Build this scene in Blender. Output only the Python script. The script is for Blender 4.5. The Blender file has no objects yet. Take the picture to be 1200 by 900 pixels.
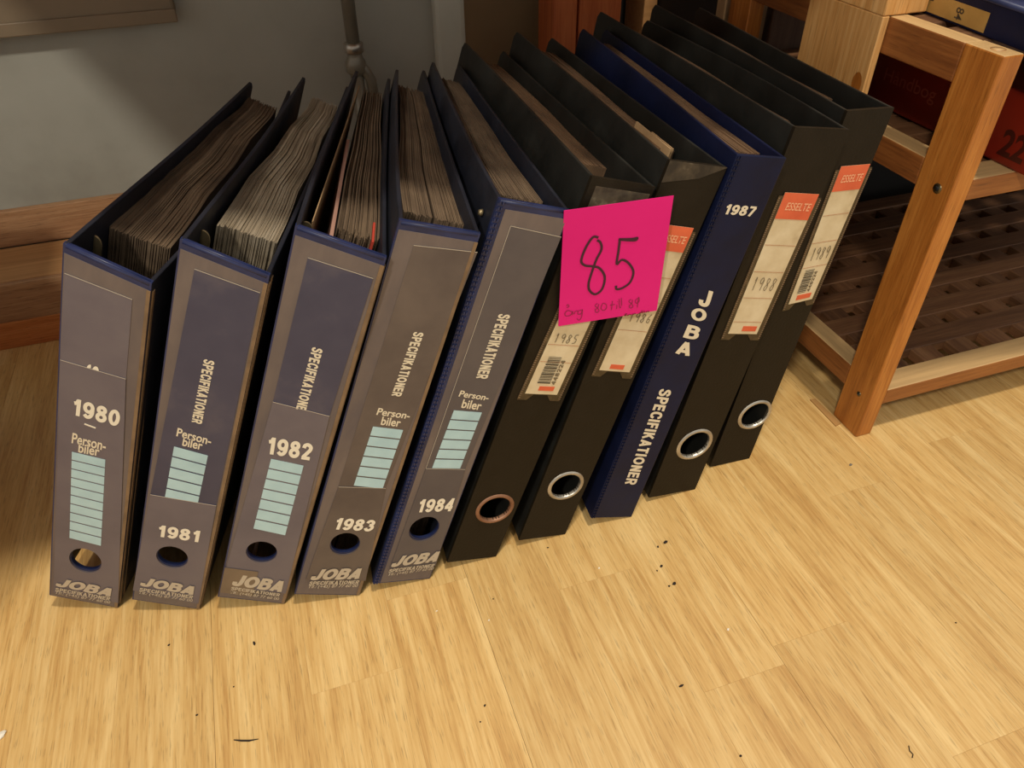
import bpy, bmesh, math, random
import numpy as np
from mathutils import Vector, Matrix
random.seed(7)
C = bpy.context.scene.collection
scn = bpy.context.scene

# ------------------------------------------------------------------ camera
FPX, YAW, PITCH, ROLL, CAMH = 875.606, -0.31652, 0.69417, -0.01425, 0.49437
def Rx(a): c, s = math.cos(a), math.sin(a); return np.array([[1,0,0],[0,c,-s],[0,s,c]])
def Ry(a): c, s = math.cos(a), math.sin(a); return np.array([[c,0,s],[0,1,0],[-s,0,c]])
def Rz(a): c, s = math.cos(a), math.sin(a); return np.array([[c,-s,0],[s,c,0],[0,0,1]])
CR = Rz(YAW) @ Rx(math.pi/2 - PITCH) @ Rz(ROLL)
CP = np.array([0, 0, CAMH])
cam = bpy.data.cameras.new('camera'); camo = bpy.data.objects.new('camera', cam); C.objects.link(camo)
cam.sensor_width = 36; cam.lens = FPX/1200*36; cam.clip_start = 0.01
M4 = Matrix.Identity(4)
for r in range(3):
    for c in range(3): M4[r][c] = CR[r][c]
M4.translation = Vector(CP)
camo.matrix_world = M4
scn.camera = camo

# ------------------------------------------------------------------ light
scn.view_settings.view_transform = 'Standard'; scn.view_settings.look = 'None'
scn.view_settings.gamma = 1; scn.view_settings.use_curve_mapping = False
scn.view_settings.exposure = 0.0
w = bpy.data.worlds.new('room_light'); scn.world = w; w.use_nodes = True
bg = w.node_tree.nodes['Background']; bg.inputs[0].default_value = (1.0, 0.95, 0.86, 1); bg.inputs[1].default_value = 0.56
def area(name, loc, target, size, power, col):
    l = bpy.data.lights.new(name, 'AREA'); l.shape = 'DISK'; l.size = size; l.energy = power; l.color = col
    o = bpy.data.objects.new(name, l); C.objects.link(o); o.location = loc
    d = Vector(target) - Vector(loc); o.rotation_euler = d.to_track_quat('-Z', 'Y').to_euler()
    return o
area('ceiling_lamp', (0.48, -0.02, 2.30), (0.3, 0.35, 0), 0.16, 31, (1.0, 0.91, 0.74))
area('added_fill_lamp', (-1.30, -1.30, 2.30), (0.1, 0.35, 0), 0.22, 38, (1.0, 0.93, 0.80))  # unseen fill lamp, added to brighten the spines and left-facing sides

# ------------------------------------------------------------------ picking helpers
def ray(x, y): return CR @ np.array([(x-600)/FPX, -(y-450)/FPX, -1.0])
def onz(x, y, z=0.0): d = ray(x, y); return CP + d*(z-CP[2])/d[2]
def ony(x, y, Y): d = ray(x, y); return CP + d*(Y-CP[1])/d[1]
def crop(ox, oy, s): return lambda x, y: (ox + x/s, oy + y/s)
c6 = crop(40, 280, 2.047); c7 = crop(320, 260, 1.957); c8 = crop(520, 220, 1.956)
cA = crop(590, 250, 3.9125); cB = crop(820, 180, 3.75); cS = crop(1000, 0, 3.6); cP = crop(640, 220, 5.0)
px = lambda x, y: (x, y)

# ------------------------------------------------------------------ materials
MAT = {}
def srgb(r, g, b):
    f = lambda c: c/12.92 if c <= .04045 else ((c+.055)/1.055)**2.4
    return (f(r/255), f(g/255), f(b/255), 1)
def new_mat(name):
    m = bpy.data.materials.new(name); m.use_nodes = True; MAT[name] = m
    return m, m.node_tree, m.node_tree.nodes['Principled BSDF']
def ramp(nt, stops):
    n = nt.nodes.new('ShaderNodeValToRGB'); e = n.color_ramp.elements
    while len(e) < len(stops): e.new(0.5)
    for k, (p, c) in zip(e, stops): k.position = p; k.color = c
    return n
def noise_mat(name, stops, scale=(1,1,1), nscale=20, detail=6, rough=.5, bump=0, coord='Object', spec=.5, rough2=None, bscale=None, dist=0, coat=0, metal=0):
    m, nt, b = new_mat(name)
    tc = nt.nodes.new('ShaderNodeTexCoord'); mp = nt.nodes.new('ShaderNodeMapping'); mp.inputs['Scale'].default_value = scale
    nt.links.new(tc.outputs[coord], mp.inputs[0])
    nz = nt.nodes.new('ShaderNodeTexNoise'); nz.inputs['Scale'].default_value = nscale; nz.inputs['Detail'].default_value = detail; nz.inputs['Distortion'].default_value = dist
    nz.inputs['Roughness'].default_value = .6
    nt.links.new(mp.outputs[0], nz.inputs[0])
    rp = ramp(nt, stops); nt.links.new(nz.outputs[0], rp.inputs[0]); nt.links.new(rp.outputs[0], b.inputs['Base Color'])
    b.inputs['Roughness'].default_value = rough; b.inputs['Specular IOR Level'].default_value = spec
    b.inputs['Coat Weight'].default_value = coat; b.inputs['Coat Roughness'].default_value = .25; b.inputs['Metallic'].default_value = metal
    if rough2 is not None:
        mr = nt.nodes.new('ShaderNodeMapRange'); mr.inputs[1].default_value = .3; mr.inputs[2].default_value = .7; mr.inputs[3].default_value = rough; mr.inputs[4].default_value = rough2
        nt.links.new(nz.outputs[0], mr.inputs[0]); nt.links.new(mr.outputs[0], b.inputs['Roughness'])
    if bump:
        bz = nz
        if bscale:
            bz = nt.nodes.new('ShaderNodeTexNoise'); bz.inputs['Scale'].default_value = bscale; bz.inputs['Detail'].default_value = 3; nt.links.new(mp.outputs[0], bz.inputs[0])
        bp = nt.nodes.new('ShaderNodeBump'); bp.inputs['Strength'].default_value = bump; bp.inputs['Distance'].default_value = .001
        nt.links.new(bz.outputs[0], bp.inputs['Height']); nt.links.new(bp.outputs[0], b.inputs['Normal'])
    return m
def flat(name, col, rough=.5, spec=.5, metal=0, coat=0):
    m, nt, b = new_mat(name); b.inputs['Base Color'].default_value = col; b.inputs['Roughness'].default_value = rough
    b.inputs['Specular IOR Level'].default_value = spec; b.inputs['Metallic'].default_value = metal; b.inputs['Coat Weight'].default_value = coat
    return m
def wood(name, dark, mid, light, axis='Y', grain=1.0, rough=.45, vary=.25, bump=.12, pores=.5, coord='Object', top=None):
    """streaky wood: long grain along one axis, fine pores, tint that varies from piece to piece"""
    m, nt, b = new_mat(name); L = nt.links.new; N = nt.nodes.new
    tc = N('ShaderNodeTexCoord'); oi = N('ShaderNodeObjectInfo')
    cmb = N('ShaderNodeVectorMath'); cmb.operation = 'SCALE'; cmb.inputs[0].default_value = (3.7, 9.1, 5.3); L(oi.outputs['Random'], cmb.inputs['Scale'])
    add = N('ShaderNodeVectorMath'); L(tc.outputs[coord], add.inputs[0]); L(cmb.outputs[0], add.inputs[1])
    def mapped(a, c):
        mp = N('ShaderNodeMapping'); s = {'X': (a, c, c), 'Y': (c, a, c), 'Z': (c, c, a)}[axis]; mp.inputs['Scale'].default_value = s; L(add.outputs[0], mp.inputs[0]); return mp
    m1 = mapped(1.1*grain, 16*grain); n1 = N('ShaderNodeTexNoise'); n1.inputs['Scale'].default_value = 3; n1.inputs['Detail'].default_value = 5; n1.inputs['Distortion'].default_value = 1.2; L(m1.outputs[0], n1.inputs[0])
    m2 = mapped(5*grain, 130*grain); n2 = N('ShaderNodeTexNoise'); n2.inputs['Scale'].default_value = 3; n2.inputs['Detail'].default_value = 4; L(m2.outputs[0], n2.inputs[0])
    m3 = mapped(14*grain, 260*grain); n3 = N('ShaderNodeTexNoise'); n3.inputs['Scale'].default_value = 3.2; n3.inputs['Detail'].default_value = 2; L(m3.outputs[0], n3.inputs[0])
    mx = N('ShaderNodeMix'); mx.inputs[0].default_value = .42; L(n1.outputs[0], mx.inputs[2]); L(n2.outputs[0], mx.inputs[3])
    rp = ramp(nt, [(.30, dark), (.48, mid), (.66, light)]); L(mx.outputs[0], rp.inputs[0])
    pr = ramp(nt, [(.30, (1-pores, 1-pores, 1-pores, 1)), (.42, (1, 1, 1, 1))]); L(n3.outputs[0], pr.inputs[0])
    mul = N('ShaderNodeMix'); mul.data_type = 'RGBA'; mul.blend_type = 'MULTIPLY'; mul.inputs[0].default_value = 1; L(rp.outputs[0], mul.inputs[6]); L(pr.outputs[0], mul.inputs[7])
    hv = N('ShaderNodeHueSaturation'); mr = N('ShaderNodeMapRange'); mr.inputs[3].default_value = 1-vary; mr.inputs[4].default_value = 1+vary*.6
    L(oi.outputs['Random'], mr.inputs[0]); L(mr.outputs[0], hv.inputs['Value']); L(mul.outputs[2], hv.inputs['Color'])
    outc = hv.outputs[0]
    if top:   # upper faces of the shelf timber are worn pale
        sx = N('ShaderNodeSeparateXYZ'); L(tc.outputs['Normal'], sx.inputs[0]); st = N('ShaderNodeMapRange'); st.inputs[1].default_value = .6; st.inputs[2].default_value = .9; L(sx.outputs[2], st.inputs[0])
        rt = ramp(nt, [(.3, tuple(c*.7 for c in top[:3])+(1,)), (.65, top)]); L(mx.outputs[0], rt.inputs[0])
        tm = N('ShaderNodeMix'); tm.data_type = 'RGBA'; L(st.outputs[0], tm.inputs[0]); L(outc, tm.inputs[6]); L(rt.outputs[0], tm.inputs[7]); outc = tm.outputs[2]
    L(outc, b.inputs['Base Color']); b.inputs['Roughness'].default_value = rough
    bp = N('ShaderNodeBump'); bp.inputs['Strength'].default_value = bump; bp.inputs['Distance'].default_value = .0006; L(n3.outputs[0], bp.inputs['Height']); L(bp.outputs[0], b.inputs['Normal'])
    return m
wood('laminate', srgb(176,131,72), srgb(202,163,101), srgb(220,187,128), 'Y', 1.7, .45, .06, .04, .30)
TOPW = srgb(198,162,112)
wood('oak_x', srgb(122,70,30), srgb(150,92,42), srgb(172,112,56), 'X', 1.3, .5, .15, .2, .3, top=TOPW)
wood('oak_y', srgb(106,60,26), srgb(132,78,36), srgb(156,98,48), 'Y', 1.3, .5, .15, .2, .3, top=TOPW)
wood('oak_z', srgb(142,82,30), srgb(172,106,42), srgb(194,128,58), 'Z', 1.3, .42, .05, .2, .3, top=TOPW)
wood('slat_x', srgb(74,46,27), srgb(100,66,41), srgb(124,88,58), 'X', 1.3, .6, .25, .2, .3)
wood('slat_y', srgb(74,46,27), srgb(100,66,41), srgb(124,88,58), 'Y', 1.3, .6, .25, .2, .3)
wood('pale_wood', srgb(176,120,60), srgb(206,152,88), srgb(226,178,116), 'Z', .9, .55, .1, .3, .3)
wood('pine_x', srgb(172,94,42), srgb(196,118,58), srgb(212,140,78), 'X', 1.6, .6, .05, .4, .5)
wood('dark_beam', srgb(140,98,66), srgb(168,124,86), srgb(188,146,106), 'X', 1.6, .6, .05, .4, .4)
wood('tan_beam', srgb(164,118,72), srgb(182,134,84), srgb(198,150,98), 'X', .8, .6, .05, .1, .1)
wood('red_pine', srgb(150,72,34), srgb(178,92,48), srgb(196,112,64), 'Z', 1.0, .5, .1, .2, .2)
wood('mauve_board', srgb(100,78,66), srgb(124,98,82), srgb(140,112,94), 'Z', .8, .6, .1, .1, .1)
noise_mat('wall_paint', [(.25, srgb(142,140,129)), (.5, srgb(166,165,154)), (.8, srgb(178,178,168))], nscale=5, rough=.6, bump=.1, bscale=60)
noise_mat('trim_paint', [(.3, srgb(190,190,176)), (.7, srgb(208,208,196))], nscale=8, rough=.4)
noise_mat('panel_paint', [(.3, srgb(122,106,84)), (.7, srgb(138,120,96))], nscale=6, rough=.5)
noise_mat('brown_wall', [(.3, srgb(150,124,90)), (.7, srgb(168,140,104))], nscale=6, rough=.7)
noise_mat('vinyl_blue', [(.3, srgb(24,30,58)), (.55, srgb(34,44,84)), (.8, srgb(44,56,98))], nscale=30, rough=.32, rough2=.5, bump=.15, bscale=120)
noise_mat('vinyl_navy', [(.3, srgb(16,20,42)), (.55, srgb(18,24,52)), (.8, srgb(24,31,62))], nscale=25, spec=.2, rough=.36, rough2=.5, bump=.12, bscale=160)
noise_mat('vinyl_dark', [(.3, srgb(20,22,30)), (.6, srgb(27,30,42)), (.85, srgb(38,40,52))], nscale=25, rough=.4, rough2=.6, bump=.15, bscale=120)
noise_mat('pocket_film', [(.25, srgb(70,67,78)), (.5, srgb(98,88,86)), (.75, srgb(122,108,100))], scale=(1,1,.35), nscale=22, rough=.28, rough2=.48, bump=.08, bscale=14)
noise_mat('card_grey', [(.25, srgb(84,79,88)), (.5, srgb(98,91,98)), (.75, srgb(110,102,104))], nscale=16, rough=.32, rough2=.5, bump=.06, bscale=14)
noise_mat('card_navy', [(.28, srgb(44,47,72)), (.52, srgb(62,62,82)), (.75, srgb(98,90,96))], nscale=11, rough=.3, rough2=.5, bump=.06, bscale=14)
noise_mat('card_brown', [(.25, srgb(66,58,60)), (.5, srgb(88,78,74)), (.75, srgb(108,95,86))], nscale=13, rough=.3, rough2=.5, bump=.06, bscale=14)
noise_mat('card_dim', [(.25, srgb(70,66,72)), (.5, srgb(82,76,78)), (.75, srgb(94,86,84))], nscale=16, rough=.32, rough2=.5, bump=.06, bscale=14)
noise_mat('stain_tan', [(.3, srgb(98,84,70)), (.7, srgb(122,104,84))], nscale=30, rough=.4)
noise_mat('seam_tan', [(.3, srgb(92,74,58)), (.7, srgb(134,108,80))], nscale=40, rough=.4)
noise_mat('paper_edge', [(.25, srgb(62,48,36)), (.5, srgb(94,76,58)), (.8, srgb(120,100,78))], scale=(1,.3,1), nscale=70, rough=.85, bump=.3)
noise_mat('paper_pale', [(.25, srgb(98,84,66)), (.5, srgb(136,122,102)), (.8, srgb(160,148,130))], scale=(1,.3,1), nscale=70, rough=.85, bump=.3)
noise_mat('paper_brown', [(.25, srgb(74,54,36)), (.5, srgb(104,78,54)), (.8, srgb(126,98,70))], scale=(1,.3,1), nscale=60, rough=.85, bump=.3)
noise_mat('tan_sheet', [(.3, srgb(150,118,82)), (.7, srgb(182,150,110))], nscale=30, rough=.8)
noise_mat('pink_sheet', [(.3, srgb(140,104,92)), (.7, srgb(164,124,108))], nscale=30, rough=.8)
flat('red_tab', srgb(176,58,40), .7)
noise_mat('black_cloth', [(.3, srgb(24,19,12)), (.55, srgb(30,24,15)), (.85, srgb(40,32,22))], nscale=45, spec=.2, rough=.45, rough2=.6, bump=.2, bscale=500)
noise_mat('black_cover', [(.3, srgb(18,18,16)), (.55, srgb(25,25,22)), (.85, srgb(40,40,35))], nscale=24, rough=.45, rough2=.65, bump=.25, bscale=60)
noise_mat('worn_patch', [(.38, srgb(52,43,33)), (.56, srgb(88,76,58)), (.72, srgb(150,136,112))], nscale=60, rough=.6, detail=9)
noise_mat('scuffed', [(.45, srgb(38,31,22)), (.62, srgb(66,56,42)), (.74, srgb(128,116,96))], nscale=70, rough=.6, detail=9)
noise_mat('holder_film', [(.3, srgb(48,38,24)), (.6, srgb(74,60,40)), (.8, srgb(96,80,56))], scale=(1,1,1), nscale=160, rough=.35)
noise_mat('aged_paper', [(.28, srgb(156,134,100)), (.45, srgb(200,182,146)), (.7, srgb(224,210,178))], nscale=24, rough=.55, detail=8)
noise_mat('header_red', [(.3, srgb(196,84,52)), (.7, srgb(220,104,66))], nscale=30, rough=.5)
flat('rule_red', srgb(176,120,84), .6)
flat('pencil', srgb(112,98,74), .7)
flat('barcode_ink', srgb(66,56,42), .6)
flat('print_cream', srgb(216,204,178), .55)
flat('print_faded', srgb(182,170,150), .5)
flat('print_white', srgb(226,218,198), .5)
flat('print_pale_red', srgb(232,170,130), .5)
flat('card_edge', srgb(176,164,146), .6)
noise_mat('teal_print', [(.3, srgb(160,192,200)), (.7, srgb(178,210,216))], nscale=40, rough=.4)
noise_mat('metal_ring', [(.3, srgb(150,144,134)), (.7, srgb(210,204,192))], nscale=60, rough=.35, metal=.8)
noise_mat('metal_rusty', [(.3, srgb(120,82,60)), (.7, srgb(160,120,94))], nscale=60, rough=.5, metal=.5)
noise_mat('metal_dull', [(.3, srgb(110,96,72)), (.7, srgb(164,146,112))], nscale=50, rough=.4, metal=.7)
noise_mat('pipe_metal', [(.3, srgb(112,106,92)), (.7, srgb(146,140,124))], nscale=20, rough=.3, metal=.15)
noise_mat('screw_metal', [(.3, srgb(80,70,50)), (.7, srgb(130,116,86))], nscale=60, rough=.3, metal=.9)
flat('shade_black', srgb(14,12,10), .8)  # near-black colour standing in for shade in gaps and recesses
noise_mat('pink_paper', [(.3, srgb(212,22,116)), (.7, srgb(224,32,126))], nscale=8, rough=.65, spec=.25, bump=.05, bscale=30)
flat('ink', srgb(58,10,40), .5)
flat('pen', srgb(140,12,70), .5)
flat('dark_red_print', srgb(110,8,30), .5)
flat('white_edge', srgb(236,216,214), .7)
noise_mat('red_box', [(.3, srgb(104,24,12)), (.7, srgb(120,30,15))], nscale=20, rough=.35)
flat('red_emboss', srgb(58,16,8), .4)
flat('red_emboss_dim', srgb(150,72,56), .4)
noise_mat('tape_tan', [(.3, srgb(160,124,64)), (.7, srgb(186,148,84))], nscale=40, rough=.4)
noise_mat('cream_cover', [(.3, srgb(206,190,150)), (.7, srgb(222,208,170))], nscale=60, rough=.6)
flat('grey_edge', srgb(116,108,96), .5)
flat('crumb_dark', srgb(34,22,14), .9)
flat('crumb_pale', srgb(226,220,206), .8)
flat('chip_wood', srgb(170,126,72), .8)

# ------------------------------------------------------------------ mesh helpers
def link(name, me, mat, parent=None, smooth=False):
    o = bpy.data.objects.new(name, me); C.objects.link(o)
    if mat: me.materials.append(MAT[mat] if isinstance(mat, str) else mat)
    if parent: o.parent = parent
    if smooth:
        for p in me.polygons: p.use_smooth = True
    return o
def mesh(name, verts, faces, mat, parent=None, smooth=False, fix=True):
    me = bpy.data.meshes.new(name); me.from_pydata([tuple(map(float, v)) for v in verts], [], faces)
    if fix:
        bm = bmesh.new(); bm.from_mesh(me); bmesh.ops.recalc_face_normals(bm, faces=bm.faces); bm.to_mesh(me); bm.free()
    me.update()
    return link(name, me, mat, parent, smooth)
def bevel(o, wdt, seg=2):
    m = o.modifiers.new('edge', 'BEVEL'); m.width = wdt; m.segments = seg; m.limit_method = 'ANGLE'; m.angle_limit = math.radians(40)
    return o
BOXF = [(0,1,3,2),(4,6,7,5),(0,4,5,1),(2,3,7,6),(0,2,6,4),(1,5,7,3)]
def box(name, lo, hi, mat, parent=None, bv=.0008, off=(0,0,0)):
    vs = [(x-off[0], y-off[1], z-off[2]) for x in (lo[0], hi[0]) for y in (lo[1], hi[1]) for z in (lo[2], hi[2])]
    o = mesh(name, vs, BOXF, mat, parent)
    if bv: bevel(o, bv)
    return o
def thing(name, label, cat, loc=(0,0,0), group=None, kind=None):
    o = bpy.data.objects.new(name, None); C.objects.link(o); o.location = loc; o.empty_display_size = .02
    tag(o, label, cat, group, kind); return o
def tag(o, label=None, cat=None, group=None, kind=None):
    if label: o['label'] = label
    if cat: o['category'] = cat
    if group: o['group'] = group
    if kind: o['kind'] = kind
    return o
def tube(name, pts, r, mat, parent=None, n=12, caps=True):
    """tube through points; r is one radius or one per point"""
    P = [np.array(p, float) for p in pts]; rr = r if isinstance(r, (list, tuple)) else [r]*len(P)
    vs = []; fs = []
    up = np.array([0.31, 0.21, 0.93])
    for i, p in enumerate(P):
        t = P[min(i+1, len(P)-1)] - P[max(i-1, 0)]
        t = t/ (np.linalg.norm(t) or 1)
        a = np.cross(t, up);
        if np.linalg.norm(a) < 1e-3: a = np.cross(t, [1, 0, 0])
        a /= np.linalg.norm(a); b = np.cross(t, a)
        for k in range(n):
            th = 2*math.pi*k/n; vs.append(p + rr[i]*(math.cos(th)*a + math.sin(th)*b))
    for i in range(len(P)-1):
        for k in range(n): fs.append((i*n+k, i*n+(k+1) % n, (i+1)*n+(k+1) % n, (i+1)*n+k))
    if caps: fs.append(tuple(range(n-1, -1, -1))); fs.append(tuple((len(P)-1)*n+k for k in range(n)))
    return mesh(name, vs, fs, mat, parent, smooth=True)

def text_verts(body, bold=0.0, shear=0.0, space=1.0):
    cu = bpy.data.curves.new('t', 'FONT'); cu.body = body; cu.size = 1; cu.offset = bold; cu.shear = shear; cu.space_character = space; cu.resolution_u = 4
    o = bpy.data.objects.new('t', cu); C.objects.link(o)
    dg = bpy.context.evaluated_depsgraph_get(); dg.update()
    me = bpy.data.meshes.new_from_object(o.evaluated_get(dg))
    bpy.data.objects.remove(o); bpy.data.curves.remove(cu)
    return me
def text_on(name, body, place, mat, parent, bold=.02, shear=0.0, space=1.0, clip=None):
    """flat lettering: bounding box of the text mapped by place(s, t), s along the line, t up, both 0..1"""
    me = text_verts(body, bold, shear, space)
    if clip:
        bm = bmesh.new(); bm.from_mesh(me)
        xs = [v.co.x for v in bm.verts]; ys = [v.co.y for v in bm.verts]; x0, x1, y0, y1 = min(xs), max(xs), min(ys), max(ys)
        for (s, t, ns, nt_) in clip:
            g = bm.verts[:]+bm.edges[:]+bm.faces[:]
            bmesh.ops.bisect_plane(bm, geom=g, plane_co=(x0+s*(x1-x0), y0+t*(y1-y0), 0), plane_no=(ns/(x1-x0), nt_/(y1-y0), 0), clear_outer=True)
        for v in bm.verts: v.co = Vector(place((v.co.x-x0)/(x1-x0), (v.co.y-y0)/(y1-y0)))
        bm.to_mesh(me); bm.free()
    else:
        n = len(me.vertices); a = np.empty(n*3); me.vertices.foreach_get('co', a); a = a.reshape(-1, 3)
        mn = a.min(0); mx = a.max(0)
        for v in me.vertices: v.co = Vector(place((v.co.x-mn[0])/(mx[0]-mn[0]), (v.co.y-mn[1])/(mx[1]-mn[1])))
    me.name = name
    return link(name, me, mat, parent)

# heavy grotesque capitals and figures, drawn as thick strokes: width, straight strokes, curved strokes, ovals
GL = {
 '0': (.62, [], [], [(.31,.5,.20,.39)]), '1': (.50, [[(.34,0),(.34,1)]], [[(.10,.72),(.24,.77),(.31,.93)]], []),
 '2': (.60, [[(.06,.10),(.54,.10)]], [[(.11,.68),(.15,.84),(.31,.90),(.47,.80),(.48,.63),(.33,.40),(.14,.13)]], []),
 '3': (.60, [], [[(.11,.70),(.17,.85),(.31,.90),(.46,.80),(.45,.62),(.28,.54)],[(.28,.54),(.48,.45),(.50,.26),(.36,.11),(.2,.12),(.10,.28)]], []),
 '4': (.60, [[(.42,0),(.42,1)],[(.42,.93),(.08,.31)],[(.02,.29),(.57,.29)]], [], []),
 '7': (.58, [[(.04,.90),(.55,.90)],[(.50,.86),(.22,0)]], [], []),
 '8': (.62, [], [], [(.31,.735,.17,.165),(.31,.30,.20,.20)]), '9': (.62, [], [[(.51,.66),(.50,.35),(.40,.15),(.25,.10),(.11,.22)]], [(.31,.66,.20,.24)]),
 'J': (.56, [], [[(.43,1),(.43,.36),(.38,.15),(.25,.10),(.12,.16),(.10,.36)]], []), 'O': (.80, [], [], [(.40,.5,.28,.39)]),
 'B': (.68, [[(.12,0),(.12,1)]], [[(.12,.90),(.36,.90),(.50,.82),(.50,.65),(.36,.55),(.12,.55)],[(.12,.55),(.40,.55),(.55,.43),(.54,.2),(.40,.1),(.12,.1)]], []),
 'A': (.70, [[(.10,0),(.35,.98)],[(.60,0),(.35,.98)],[(.18,.27),(.52,.27)]], [], []),
 'S': (.63, [], [[(.53,.70),(.45,.86),(.30,.90),(.14,.82),(.13,.66),(.30,.55),(.48,.45),(.53,.28),(.44,.14),(.30,.10),(.14,.16),(.09,.32)]], []),
 'P': (.62, [[(.12,0),(.12,1)]], [[(.12,.90),(.38,.90),(.51,.80),(.51,.58),(.38,.46),(.12,.46)]], []),
 'E': (.60, [[(.12,0),(.12,1)],[(.12,.9),(.56,.9)],[(.12,.52),(.52,.52)],[(.12,.1),(.57,.1)]], [], []),
 'C': (.66, [], [[(.58,.68),(.50,.85),(.34,.90),(.17,.80),(.11,.5),(.17,.2),(.34,.1),(.50,.15),(.58,.33)]], []),
 'I': (.25, [[(.125,0),(.125,1)]], [], []), 'F': (.55, [[(.12,0),(.12,1)],[(.12,.9),(.53,.9)],[(.12,.5),(.48,.5)]], [], []),
 'K': (.66, [[(.12,0),(.12,1)],[(.16,.40),(.54,.99)],[(.28,.58),(.56,.01)]], [], []), 'T': (.60, [[(.30,0),(.30,1)],[(.02,.9),(.58,.9)]], [], []),
 'N': (.67, [[(.12,0),(.12,1)],[(.55,0),(.55,1)],[(.15,.93),(.52,.07)]], [], []),
 'R': (.66, [[(.12,0),(.12,1)],[(.34,.46),(.54,.01)]], [[(.12,.90),(.40,.90),(.53,.80),(.53,.60),(.40,.48),(.12,.48)]], []),
}
def glyph_on(name, body, place, mat, parent, weight=.21, shear=0.0, gap=.07):
    vs = []; fs = []; x = 0.0
    lay = []
    def ribbon(L, closed=False):
        L = [np.array(p, float) for p in L]; n = len(L); b0 = len(vs); cnt[0] += 1
        for i, p in enumerate(L):
            t = (L[(i+1) % n]-L[i-1]) if closed else (L[min(i+1, n-1)]-L[max(i-1, 0)])
            t = t/(np.linalg.norm(t)+1e-9); nr = np.array([-t[1], t[0]])*weight/2
            vs.append(p+nr+(x, 0)); vs.append(p-nr+(x, 0)); lay.extend([cnt[0], cnt[0]])
        for i in range(n if closed else n-1):
            j = (i+1) % n; fs.append((b0+2*i, b0+2*i+1, b0+2*j+1, b0+2*j))
    cnt = [0]
    for ch in body:
        wd, st, cu, ov = GL[ch]; cnt[0] = 0
        for l in st: ribbon(l)
        for l in cu: ribbon(smooth_line(l, 6))
        for (cx, cy, rx, ry) in ov: ribbon([(cx+rx*math.cos(2*math.pi*k/28), cy+ry*math.sin(2*math.pi*k/28)) for k in range(28)], True)
        x += wd + gap
    V = [(v[0]+shear*v[1], v[1]) for v in vs]; a = np.array(V); mn, mx_ = a.min(0), a.max(0)
    out = []
    for v, l in zip(V, lay):
        p = place((v[0]-mn[0])/(mx_[0]-mn[0]), (v[1]-mn[1])/(mx_[1]-mn[1])); out.append((p[0], p[1]-l*3e-5, p[2]))
    return mesh(name, out, fs, mat, parent, fix=False)

def stroke(name, pts_lines, wid, f, mat, parent, lift=.0003):
    """pen strokes: each polyline becomes a thin ribbon; f maps 2-D to 3-D local"""
    vs = []; fs = []
    for ln in pts_lines:
        L = smooth_line(ln)
        for i, p in enumerate(L):
            t = L[min(i+1, len(L)-1)] - L[max(i-1, 0)]; t = t/(np.linalg.norm(t)+1e-9); nrm = np.array([-t[1], t[0]])
            for s in (-1, 1): vs.append(f(*(p + nrm*s*wid/2)))
        b = len(vs) - 2*len(L)
        for i in range(len(L)-1): fs.append((b+2*i, b+2*i+1, b+2*i+3, b+2*i+2))
    return mesh(name, vs, fs, mat, parent, fix=False)
def smooth_line(ln, k=5):
    P = [np.array(p, float) for p in ln]
    if len(P) < 3: return P
    out = []
    for i in range(len(P)-1):
        p0, p1, p2, p3 = P[max(i-1, 0)], P[i], P[i+1], P[min(i+2, len(P)-1)]
        for j in range(k):
            t = j/k; out.append(.5*((2*p1)+(-p0+p2)*t+(2*p0-5*p1+4*p2-p3)*t*t+(-p0+3*p1-3*p2+p3)*t**3))
    out.append(P[-1]); return out

# ------------------------------------------------------------------ the setting
WY = .9037
floor = box('floor', (-1.2, -.7, -.06), (1.6, 1.3, -.0085), 'oak_y', None, 0); tag(floor, kind='structure')
tag(floor, 'light oak laminate strip floor', None)
SW = .0643; X0 = .0106
known = {-2: [], -1: [.292], 0: [.62, -.1], 1: [.7, -.08], 2: [.3155], 3: [.2055], 4: [.22], 5: [.1155], 6: [.327], 7: [.02, .55], -3: [.72], -4: [.1, .66]}
def plank(xa, xb, ya, yb):
    g = .00003
    mid = ((xa+xb)/2, (ya+yb)/2, 0)
    vs = [(x-mid[0], y-mid[1], z) for x in (xa+g, xb-g) for y in (ya+g, yb-g) for z in (-.0085, 0)]
    o = mesh('plank', vs, BOXF, 'laminate', floor); o.location = mid; bevel(o, .00007, 1)
for k in range(-18, 24):
    xa = X0 + (k-0)*SW; xb = xa + SW
    if xb < -1.19 or xa > 1.59: continue
    # three-strip boards: a slightly wider joint every third strip
    if (k - 1) % 3 == 0: xa += .00016
    ys = known.get(k)
    if ys is None:
        r = random.Random(k*13+5); st = r.uniform(-.6, -.2); ys = []
        while st < 1.25: ys.append(st); st += r.uniform(.32, .52)
    ys = sorted(set([-.7] + ys + [1.3]))
    out = [ys[0]]
    for a in ys[1:]:
        while a - out[-1] > .62: out.append(out[-1] + .45)
        out.append(a)
    for a, b in zip(out[:-1], out[1:]): plank(xa, xb, a, b)

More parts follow.
